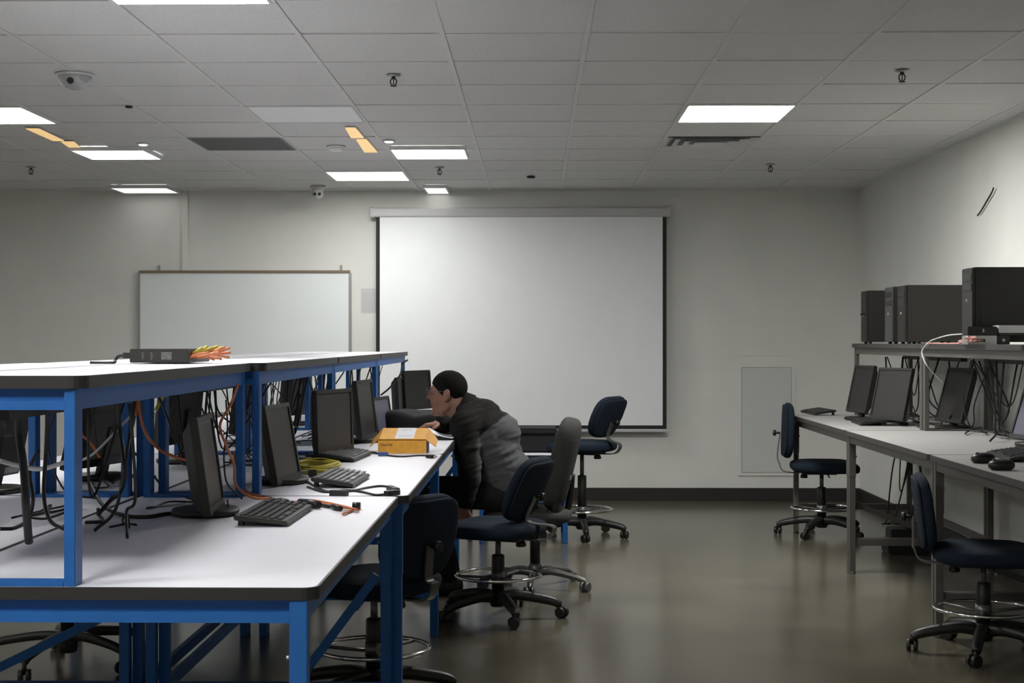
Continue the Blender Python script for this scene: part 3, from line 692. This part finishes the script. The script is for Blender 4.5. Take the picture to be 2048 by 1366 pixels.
poly([(345, 770), (325, 795), (312, 820)], 4.55, .006, 'cable_yellow', 'short yellow cable under the shelf left of the first monitor')
poly([(0, 922), (30, 930), (80, 938), (128, 925)], 3.6, .006, 'cable_white', 'light grey cable sagging behind the front blue post')
poly([(42, 770), (38, 860), (48, 940), (52, 1010), (58, 1085)], 3.45, .010, 'cable_black', 'thick black cable hanging straight down to the bench at far left')
poly([(0, 1058), (30, 1056), (55, 1040), (66, 1000), (60, 940), (78, 900)], 3.7, .005, label='black cable curving along the bench at the left edge')
poly([(98, 770), (92, 900), (88, 990), (100, 1040), (128, 1058)], 3.5, .005, label='black cable curving onto the bench behind the front blue post')
def onbench(pts, r, m, label): return cable(label, [at_h(x, y, HT+r+z) for x, y, z in pts], r, m)
onbench([(180, 965, .05), (205, 1010, .01), (245, 1030, 0), (290, 1034, 0), (330, 1028, 0), (360, 1026, 0)], .006, 'cable_black', 'black cord running along the bench to the nearest monitor')
onbench([(170, 1045, 0), (205, 1042, 0), (198, 1030, 0), (196, 1016, .02)], .005, 'cable_black', 'short grey-black cord end on the bench right of the front post')
onbench([(455, 1000, .06), (458, 1018, .0), (470, 1030, 0), (500, 1038, 0)], .003, 'cable_black', 'thin black keyboard cord between nearest monitor and keyboard')
poly([(452, 800), (455, 860), (448, 905), (452, 960), (470, 985), (485, 998)], 4.75, .003, label='thin black cord hanging behind the nearest monitor')
poly([(476, 768), (462, 808), (440, 850), (452, 890), (468, 930), (472, 970), (505, 995), (540, 996)], 4.7, .0045, 'cable_orange', 'orange cable hanging beside the third blue post')
poly([(815, 720), (805, 728), (800, 750), (780, 775), (762, 790)], 9.3, .006, label='thin cable looping off the shelf end behind the black monitor')
# tangles: uncountable black leads per bay
def tangle(label, x0, x1, y0, y1, n, seed, m='cable_black', z1=HS-.09, z0=HT, r=.0042):
    rnd = random.Random(seed); f = MB()
    for i in range(n):
        xa = rnd.uniform(x0, x1); ya = rnd.uniform(y0, y1); xb = rnd.uniform(x0, x1); yb = ya+rnd.uniform(-.35, .35); yb = min(max(yb, y0), y1)
        k = rnd.random(); pts = [(xa, ya, z1)]
        zm = z0+(z1-z0)*rnd.uniform(.2, .6)
        pts += [((xa+xb)/2+rnd.uniform(-.06, .06), (ya+yb)/2+rnd.uniform(-.1, .1), zm), (xb, yb, z0+.03+.05*rnd.random()), (xb+rnd.uniform(-.1, .1), min(max(yb+rnd.uniform(-.15, .15), y0), y1), z0+.008)]
        if k < .35: pts = pts[:2]+[(xb, yb, z1)]
        f.tube(spline(pts, 7), r*rnd.uniform(.8, 1.5), 5)
    for i in range(n//2):
        xa = rnd.uniform(x0, x1); ya = rnd.uniform(y0+.1, y1-.1); pts = [(xa+rnd.uniform(-.09, .09), min(max(ya+rnd.uniform(-.2, .2), y0), y1), z0+rnd.uniform(.006, .03)) for _ in range(6)]
        f.tube(spline(pts, 6), r, 5)
    return tag(f.build('cable_tangle', m), label, 'cables', kind='stuff')
for i in range(4):
    dx = 0 if i == 0 else .032; y0, y1 = YJ[i]+.12, YJ[i+1]-.12
    tangle(f'tangle of black leads under the aisle-side shelf, {ordn[i]} bay', -1.27+dx, -1.06+dx, y0+(.6 if i == 0 else 0), y1, (4, 9, 9, 6)[i], 10+i, r=.0034)
    tangle(f'tangle of black leads under the far-side shelf, {ordn[i]} bay', -1.62+dx, -1.38+dx, y0+(.4 if i == 0 else 0), y1, (4, 7, 7, 5)[i], 30+i, r=.0034)
for i in range(1, 4): tangle(f"tangle of dark leads under the right-wall shelf, {['', 'nearest', 'middle', 'farthest'][i]} bay", 2.36, 2.60, YJ[i]+.12, YJ[i+1]-.12, 12, 50+i, z1=HR-.09)
tangle('cords dropping from the right-wall bench to the power box on the floor', 2.28, 2.5, 9.2, 9.6, 6, 71, z1=HT-.03, z0=.16, r=.004)

# power box on floor under the right bench
t = thing('power_strip_box', 'black power box on the floor under the right-wall bench', 'power box', (2.36, 9.35, 0))
MB().box(-.15, .15, -.10, .10, .0, .09).build('body', 'plastic_black', t, .008); MB().box(-.13, .02, -.08, .08, .09, .16).build('adaptor', 'plastic_dark', t, .008)
for i in range(4): MB().box(.04+.022*i, .055+.022*i, -.03, .03, .09, .10).build('socket', 'plastic_dark', t)

# ------------------------------------------------------------ chairs
def star_base(t, r=.30, rot=0, arm_h=.10, mt='plastic_black', chunky=1.0):
    MB().lathe([(.036, .055), (.042, .07), (.040, .115), (.028, .135)], 20).build('hub', mt, t)
    for k in range(5):
        A = rot+2*PI*k/5; c, s = math.cos(A), math.sin(A)
        pts = [(.02*c, .02*s, arm_h), (.10*c, .10*s, arm_h+.008), (r*.7*c, r*.7*s, arm_h-.008), (r*.92*c, r*.92*s, arm_h-.024), (r*c, r*s, arm_h-.04)]
        a = MB().tube(spline(pts, 4), [(.024-.008*i/16)*chunky for i in range(17)], 8).build('arm', mt, t)
        cs = MB(); tn = Vector((-s, c, 0)); B = A+1.0+k; tn = Vector((math.cos(B), math.sin(B), 0)); o_ = Vector((r*c, r*s, .027))+Vector((-math.sin(B), math.cos(B), 0))*.012
        for q in (-1, 1): cs.cyl(o_+tn*.006*q, o_+tn*.024*q, .027, .025, n=16)
        cs.cyl(o_+Vector((0, 0, .005)), Vector((r*c, r*s, arm_h-.03)), .009, n=8)
        cs.build('caster', mt, t)
def drafting_chair(label, loc, rz, sh=.48, ring_h=.20, lean=8, back_h=.30, back_dz=.02, rot=.3, fab='fabric_blue', bz=0, group='blue drafting chairs', bx=0, br=0):
    t = thing('drafting_chair', label, 'chair', (*loc, 0), R(rz), group)
    star_base(t, rot=rot, chunky=1.2)
    MB().lathe([(.031, .12), (.031, sh*.62), (.026, sh*.62+.005)], 18).build('column', 'plastic_black', t)
    MB().cyl((0, 0, sh*.6), (0, 0, sh-.10), .014, n=14).build('piston', 'metal_grey', t)
    pts = [(.205*math.cos(a*2*PI/40), .205*math.sin(a*2*PI/40), ring_h) for a in range(40)]
    rg = MB().tube(pts, .0085, 8, closed=True).build('foot_ring', 'chrome', t)
    sp_ = MB()
    for k in range(3):
        A = k*2*PI/3+.4; sp_.cyl((.02*math.cos(A), .02*math.sin(A), ring_h-.012), (.2*math.cos(A), .2*math.sin(A), ring_h-.004), .007, n=8)
    sp_.lathe([(.034, ring_h-.03), (.034, ring_h+.02)], 18); sp_.build('ring_spokes', 'metal_grey', t)
    def seatfn(p): return Vector((p.x, p.y, p.z*(1 if p.z < 0 else .8)-.25*max(0, p.x-.10)**2*4 - .012*(1-min(1, (p.x**2+p.y**2)/.03)) * (1 if p.z > 0 else 0)))
    MB().sell(.235, .235, .05, .6, .62, 40, 14, T=TR((.02, 0, sh-.048)), fn=seatfn).build('seat', fab, t)
    MB().box(-.14, .10, -.09, .09, sh-.105, sh-.078).build('seat_plate', 'plastic_black', t, .006)
    MB().cyl((.03, -.10, sh-.10), (.03, -.21, sh-.11), .006, n=8).build('lever', 'metal_grey', t)
    MB().lathe([(.022, sh-.135), (.026, sh-.128), (.022, sh-.112), (.01, sh-.10)], 14, T=TR((-.12, 0, 0))).build('knob', 'plastic_black', t)
    zb = sh+.05+back_dz; ln = R(lean); zc = zb+back_h/2; xc = -.20+bx
    def backfn(p):
        q = p.copy(); q.x += .35*(p.y**2) ; q.y *= 1-.20*max(0, -p.z/back_h*2)**1.5-.08*max(0, p.z/back_h*2)**2; return q
    T = TR((xc, 0, zb+.02), ry=-ln, rz=R(br)) @ TR((0, 0, back_h/2-.02))
    MB().sell(.032, .205, back_h/2, .55, .6, 32, 20, T=T, fn=backfn).build('backrest', fab, t)
    MB().sell(.010, .19, back_h/2*.93, .4, .6, 28, 14, T=T @ TR((-.028, 0, 0)), fn=backfn).build('back_shell', fab, t)
    P = T @ Vector((-.048, 0, -.02)); P2 = T @ Vector((-.05, 0, -back_h*.45))
    pts = spline([(-.02, 0, sh-.092), (-.19, 0, sh-.098), (-.265, 0, sh-.085), (-.29, 0, sh-.03), tuple(P2+Vector((-.012, 0, 0))), tuple(P)], 6)
    f = MB()
    for i in range(len(pts)-1): f.bar(Vector(pts[i]), Vector(pts[i+1])+(Vector(pts[i+1])-Vector(pts[i]))*.08, .007, .042, up=(0, 1, 0))
    f.build('back_bar', 'metal_grey', t)
    K = MB().cyl(tuple(P), tuple(P+Vector((-.035, 0, 0))), .008, n=8); K.cyl(tuple(P+Vector((-.03, 0, 0))), tuple(P+Vector((-.05, 0, 0))), .022, .018, n=10)
    K.build('adjust_knob', 'plastic_black', t)
    return t
drafting_chair('blue drafting chair nearest the viewer, behind the blue bench leg', (-.60, 5.44), 145, sh=.50, ring_h=.205, lean=10, back_dz=-.07, rot=.2, back_h=.31)
drafting_chair('blue drafting chair in the aisle just before the seated person', (-.184, 7.14), 158, sh=.485, ring_h=.205, lean=24, back_dz=-.055, rot=-.25, back_h=.33, bx=.10)
drafting_chair('blue drafting chair raised high in front of the projector screen', (.315, 10.08), 150, sh=.675, ring_h=.19, lean=24, back_h=.30, rot=.9, back_dz=-.035, bx=.055)
drafting_chair('blue drafting chair at the far end of the right-wall bench', (1.975, 10.2), -5, sh=.53, ring_h=.19, lean=-2, back_h=.38, back_dz=-.045, rot=.5, bx=-.04)
drafting_chair('blue drafting chair partly cut off at the right edge', (1.925, 6.36), -11, sh=.48, ring_h=.19, lean=7, back_h=.33, rot=.75, back_dz=-.09, bx=-.03)
# gray task chair of the seated person
t = thing('task_chair', 'grey fabric task chair the person is sitting on', 'chair', (-.005, 8.0, 0), R(178))
star_base(t, .30, .25, arm_h=.085, mt='metal_grey', chunky=.85)
MB().cyl((0, 0, .1), (0, 0, .35), .028).build('column', 'plastic_black', t)
MB().box(-.12, .12, -.10, .10, .34, .365).build('seat_plate', 'plastic_black', t, .006)
MB().sell(.24, .24, .04, .5, .55, 40, 14, T=TR((.04, 0, .40))).build('seat', 'fabric_grey', t)
T = TR((-.10, 0, .45), ry=-R(13)) @ TR((0, 0, .235))
MB().sell(.065, .225, .25, .5, .5, 32, 20, T=T, fn=lambda p: Vector((p.x+.5*p.y**2, p.y, p.z))).build('backrest', 'fabric_grey', t)
MB().sell(.03, .20, .13, .5, .6, 28, 14, T=TR((-.13, 0, .50), ry=-R(4)), fn=lambda p: Vector((p.x+.4*p.y**2, p.y, p.z))).build('back_shell', 'plastic_dark', t)
MB().tube(spline([(-.06, 0, .39), (-.16, 0, .40), (-.19, 0, .50), (-.20, 0, .62)]), .018, 8).build('back_bar', 'plastic_black', t)
MB().box(-.2, -.17, -.15, .15, .60, .625, T=TR()).build('trim_strip', 'silver', t, .004)
# chair on the far side seen under the bench
t = thing('task_chair', 'black task chair base visible beneath the nearest bench at lower left', 'chair', (-2.02, 6.7, 0), R(20))
t.location = (at_h(135, 1330, 0).x, at_h(135, 1330, 0).y, 0)
star_base(t, .33, 2.9, arm_h=.12, mt='plastic_dark')
MB().cyl((0, 0, .1), (0, 0, .42), .028).build('column', 'plastic_black', t)
MB().box(-.12, .12, -.10, .10, .40, .43).build('seat_plate', 'plastic_black', t, .006)
MB().sell(.24, .24, .04, .5, .55, 40, 14, T=TR((.04, 0, .465))).build('seat', 'fabric_blue', t)
MB().sell(.04, .21, .18, .5, .6, 28, 14, T=TR((-.22, 0, .72), ry=-R(8))).build('backrest', 'fabric_blue', t)
MB().tube(spline([(-.06, 0, .41), (-.22, 0, .42), (-.27, 0, .50), (-.262, 0, .68)]), .014, 8).build('back_bar', 'metal_grey', t)

# ------------------------------------------------------------ seated person
def capsule(mb, a, b, ra, rb, n=20, k=6):
    a = Vector(a); b = Vector(b); d = b-a; Ld = d.length; q = Vector((0, 0, 1)).rotation_difference(d.normalized()).to_matrix().to_4x4()
    prof = [(ra*math.cos(t), ra*math.sin(t)) for t in [(-PI/2+1e-3)+(PI/2)*i/k for i in range(k)]]+[(ra, 0)]
    prof += [(rb, Ld)]+[(rb*math.cos(t), Ld+rb*math.sin(t)) for t in [PI/2*i/k for i in range(1, k)]]+[(1e-4, Ld+rb)]
    mb.lathe(prof, n, T=Matrix.Translation(a) @ q)
def ell(mb, c, r, T=None, rot=None):
    m = Matrix.Translation(c)
    if rot is not None: m = m @ rot
    if T is not None: m = T @ m
    mb.sell(*r, 1, 1, 24, 16, T=m)
def remesh(mb, name, m, parent, vox, sm=6, disp=None, origin=Vector((0, 0, 0))):
    o = mb.build(name+'_tmp', m)
    md = o.modifiers.new('r', 'REMESH'); md.mode = 'VOXEL'; md.voxel_size = vox; md.use_smooth_shade = True
    s_ = o.modifiers.new('s', 'SMOOTH'); s_.iterations = sm; s_.factor = .5
    me = bpy.data.meshes.new_from_object(o.evaluated_get(bpy.context.evaluated_depsgraph_get())); bpy.data.objects.remove(o)
    if disp:
        me.update(); vn = [v.normal.copy() for v in me.vertices]
        for v, n_ in zip(me.vertices, vn): v.co += n_*disp(v.co)
    me.transform(Matrix.Translation(-origin)); me.update()
    for p_ in me.polygons: p_.use_smooth = True
    me.name = name; o2 = bpy.data.objects.new(name, me); COL.objects.link(o2); o2.parent = parent; return o2
PY = 7.95
PO = Vector((-.14, PY, 0))
HEAD = TR((-.480, PY+.005, 1.060), rz=R(180-15)) @ TR(ry=R(-1))   # local: x forward, y left, z up
body = MB()
ell(body, (-.012, 0, .035), (.096, .075, .085), HEAD); ell(body, (.018, 0, .0), (.074, .068, .09), HEAD)
ell(body, (.026, 0, -.055), (.064, .060, .066), HEAD); ell(body, (.064, 0, -.105), (.026, .028, .022), HEAD); ell(body, (.030, 0, -.098), (.045, .045, .03), HEAD)
for s_ in (-1, 1):
    ell(body, (.008, s_*.052, -.066), (.05, .018, .038), HEAD, Matrix.Rotation(.4, 4, 'Y')); ell(body, (.062, s_*.034, -.03), (.026, .022, .028), HEAD)
    ell(body, (.081, s_*.03, .012), (.010, .014, .008), HEAD)
    ell(body, (.078, s_*.030, .028), (.012, .024, .008), HEAD)
    # ear
    ell(body, (-.018, s_*.078, -.012), (.019, .008, .037), HEAD, Matrix.Rotation(-.15, 4, 'Y')); ell(body, (-.030, s_*.086, -.004), (.014, .009, .031), HEAD)
capsule(body, HEAD @ Vector((.088, 0, .016)), HEAD @ Vector((.108, 0, -.024)), .008, .012)
for s_ in (-1, 1): ell(body, (.098, s_*.010, -.028), (.010, .008, .008), HEAD)
ell(body, (.084, 0, -.054), (.012, .022, .006), HEAD); ell(body, (.082, 0, -.066), (.012, .019, .007), HEAD)
capsule(body, HEAD @ Vector((-.035, 0, -.05)), (-.335, PY, .96), .058, .062); capsule(body, HEAD @ Vector((-.005, 0, -.06)), (-.36, PY, .93), .052, .062)
# trunk and limbs of the continuous body under the clothes
capsule(body, (-.33, PY, .93), (-.15, PY, .56), .09, .11)
SHL = Vector((-.375, PY-.18, .885)); ELL = Vector((-.345, PY-.25, .63)); WRL = Vector((-.372, PY-.27, .47))
SHR = Vector((-.38, PY+.175, .90)); ELR = Vector((-.42, PY+.36, .875)); WRR = Vector((-.535, PY+.20, .885))
for a, b, c in ((SHL, ELL, WRL), (SHR, ELR, WRR)):
    capsule(body, (-.33, PY, .92), a, .06, .05); capsule(body, a, b, .042, .034); capsule(body, b, c, .034, .022)
HPL, KNL, ANL = Vector((-.14, PY-.095, .52)), Vector((-.55, PY-.14, .53)), Vector((-.46, PY-.15, .09))
HPR, KNR, ANR = Vector((-.14, PY+.095, .52)), Vector((-.56, PY+.12, .53)), Vector((-.50, PY+.13, .09))
for a, b, c in ((HPL, KNL, ANL), (HPR, KNR, ANR)):
    capsule(body, (-.14, PY, .55), a, .09, .07); capsule(body, a, b, .065, .045); capsule(body, b, c, .045, .03); capsule(body, c, c+Vector((-.13, 0, -.045)), .03, .025)
def hand(mb, wrist, T, flip=1):
    # T: frame at wrist, x towards fingers, z back of hand, y towards thumb*flip
    def P(x, y, z): return T @ Vector((x, y*flip, z))
    capsule(mb, P(-.02, 0, 0), P(.02, 0, 0), .022, .022)
    for y, ln in ((.027, .070), (.009, .078), (-.009, .073), (-.027, .058)):
        capsule(mb, P(.01, y*.6, 0), P(.075, y, .004), .014, .0115, 12, 4)
        a = P(.075, y, .004); b = P(.075+ln*.45, y*1.05, -.006); c = P(.075+ln*.75, y*1.05, -.026); d = P(.075+ln*.88, y*1.05, -.042)
        capsule(mb, a, b, .0098, .0088, 12, 4); capsule(mb, b, c, .0088, .0080, 12, 4); capsule(mb, c, d, .0080, .0070, 12, 4)
    a = P(.015, .02, -.004); b = P(.045, .045, -.014); c = P(.072, .052, -.026); d = P(.092, .05, -.034)
    capsule(mb, a, b, .014, .0115, 12, 4); capsule(mb, b, c, .0110, .0098, 12, 4); capsule(mb, c, d, .0098, .0085, 12, 4)
hand(body, WRR, TR(tuple(WRR), rz=R(196), ry=0) @ TR(ry=R(10)), flip=1)
hand(body, WRL, TR(tuple(WRL), rz=R(180)) @ TR(ry=R(74)) @ TR(rx=R(60)), flip=-1)
person = remesh(body, 'person', 'skin', None, .0045, 3, origin=PO)
person.location = PO
tag(person, 'person with short dark hair and glasses hunched over the bench in dark jacket', 'person')
# jacket
j = MB()
capsule(j, (-.30, PY, .90), (-.15, PY, .60), .135, .145); capsule(j, (-.15, PY, .62), (-.13, PY, .50), .145, .15)
for s_ in (-1, 1):
    capsule(j, (-.335, PY+.02*s_, .93), (-.375, PY+.16*s_, .895), .108, .088); capsule(j, (-.27, PY+.07*s_, .84), (-.15, PY+.07*s_, .58), .135, .125)
ell(j, (-.22, PY, .835), (.14, .19, .14)); ell(j, (-.24, PY, .66), (.15, .17, .15)); ell(j, (-.365, PY, .885), (.10, .15, .105)); capsule(j, (-.34, PY, .84), (-.28, PY, .62), .115, .13)
capsule(j, SHL, ELL, .078, .062); capsule(j, ELL, WRL+(ELL-WRL)*.18, .062, .043)
capsule(j, SHR, ELR, .078, .06); capsule(j, ELR, WRR+(ELR-WRR)*.10, .062, .047)
cf = HEAD @ Vector((-.035, 0, -.05)); nb = Vector((-.335, PY, .96))
capsule(j, nb+(cf-nb)*.15, nb+(cf-nb)*.38, .085, .076)
def jd(c):
    w_ = noise.noise(Vector((c.x*4+c.z*3, c.y*5, c.z*20-c.x*7)))*.008+abs(noise.noise(Vector((c.x*6+c.z*4, c.y*7, c.z*34-c.x*12))))*.011-.004
    return w_
jk = remesh(j, 'jacket', 'jacket', person, .008, 6, jd, PO); tag(jk, 'dark jacket with grey lower back')
# collar
cl = MB(); ax = (cf-nb).normalized(); q4 = Vector((0, 0, 1)).rotation_difference(ax).to_matrix().to_4x4()
cl.lathe([(.094, -.02), (.090, .035), (.083, .042), (.077, .035), (.077, -.02)], 28, T=Matrix.Translation(nb+ax*.035+Vector((-.012, 0, -.004))-PO) @ q4); cl.build('collar', 'jacket', person)
# trousers
tr = MB()
capsule(tr, (-.14, PY-.07, .54), (-.14, PY+.07, .54), .105, .105)
for a, b, c in ((HPL, KNL, ANL), (HPR, KNR, ANR)):
    capsule(tr, a, b, .09, .07); capsule(tr, b, c+Vector((0, 0, .01)), .072, .058)
remesh(tr, 'trousers', 'trouser', person, .009, 5, lambda c: noise.noise(c*18)*.005, PO)
for c in (ANL, ANR):
    s = MB(); s.sell(.135, .048, .04, .6, .7, 28, 12, T=TR(tuple(c-PO+Vector((-.06, 0, -.05)))), fn=lambda p: Vector((p.x, p.y, p.z*(1+.5*max(0, p.x)/.135 if p.z > 0 else 1)))); s.build('shoe', 'shoe', person)
# hair: a cap whose lower rim dips inside the skull
hm = MB(); vs = []; nu, nv = 56, 40
def hairline(u):     # u: angle from the face direction
    a = abs(((u+PI) % (2*PI))-PI)
    if a < .55: return .052
    if a < .95: return .052-(a-.55)/.4*.022
    if a < 1.35: return .030-(a-.95)/.4*.045
    if a < 1.75: return -.015+(a-1.35)/.4*.022
    return .007-min(1, (a-1.75)/.8)*.060
for i in range(nv+1):
    v = -PI/2+PI*i/nv
    for jx in range(nu):
        u = 2*PI*jx/nu; d = Vector((math.cos(v)*math.cos(u), math.cos(v)*math.sin(u), math.sin(v)))
        p = Vector((-.012+d.x*.100, d.y*.0792, .034+d.z*.0905)); k = p.z-hairline(u)
        sc_ = 1.0+.012*noise.noise(d*14)+.012*noise.noise(d*45)
        if k < 0: sc_ = 1-.12*min(1, -k/.014)
        c = Vector((-.012, 0, .033)); p = c+(p-c)*sc_; vs.append(p)
fs = [(i*nu+jx, i*nu+(jx+1) % nu, (i+1)*nu+(jx+1) % nu, (i+1)*nu+jx) for i in range(nv) for jx in range(nu)]
hm.add(vs, fs, True, T=Matrix.Translation(-PO) @ HEAD); hm.build('hair', 'hair', person)
# glasses
HP = Matrix.Translation(-PO) @ HEAD
gl = MB()
for s_ in (-1, 1):
    gl.tube([Vector((.104, s_*.033+.022*math.cos(a), .012+.017*math.sin(a))) for a in [2*PI*k/18 for k in range(18)]], .0014, 6, closed=True, T=HP)
    gl.tube([(.103, s_*.055, .016), (.06, s_*.074, .014), (.0, s_*.083, .012), (-.025, s_*.084, .002)], .0016, 6, T=HP)
gl.tube([(.104, -.011, .014), (.108, 0, .017), (.104, .011, .014)], .0014, 6, T=HP)
g_ = gl.build('glasses', 'metal_grey', person)
for s_ in (-1, 1):
    MB().prism([(.021*math.cos(a), .016*math.sin(a)) for a in [2*PI*k/16 for k in range(16)]], -.0004, .0004, T=HP @ TR((.104, s_*.033, .012)) @ Matrix.Rotation(PI/2, 4, 'Z') @ Matrix.Rotation(PI/2, 4, 'X')).build('lens', 'lens', g_)
    e = MB(); e.sell(.006, .010, .005, 1, 1, 12, 8, T=HP @ TR((.0865, s_*.031, .012))); e.build('eye', 'ink', person)
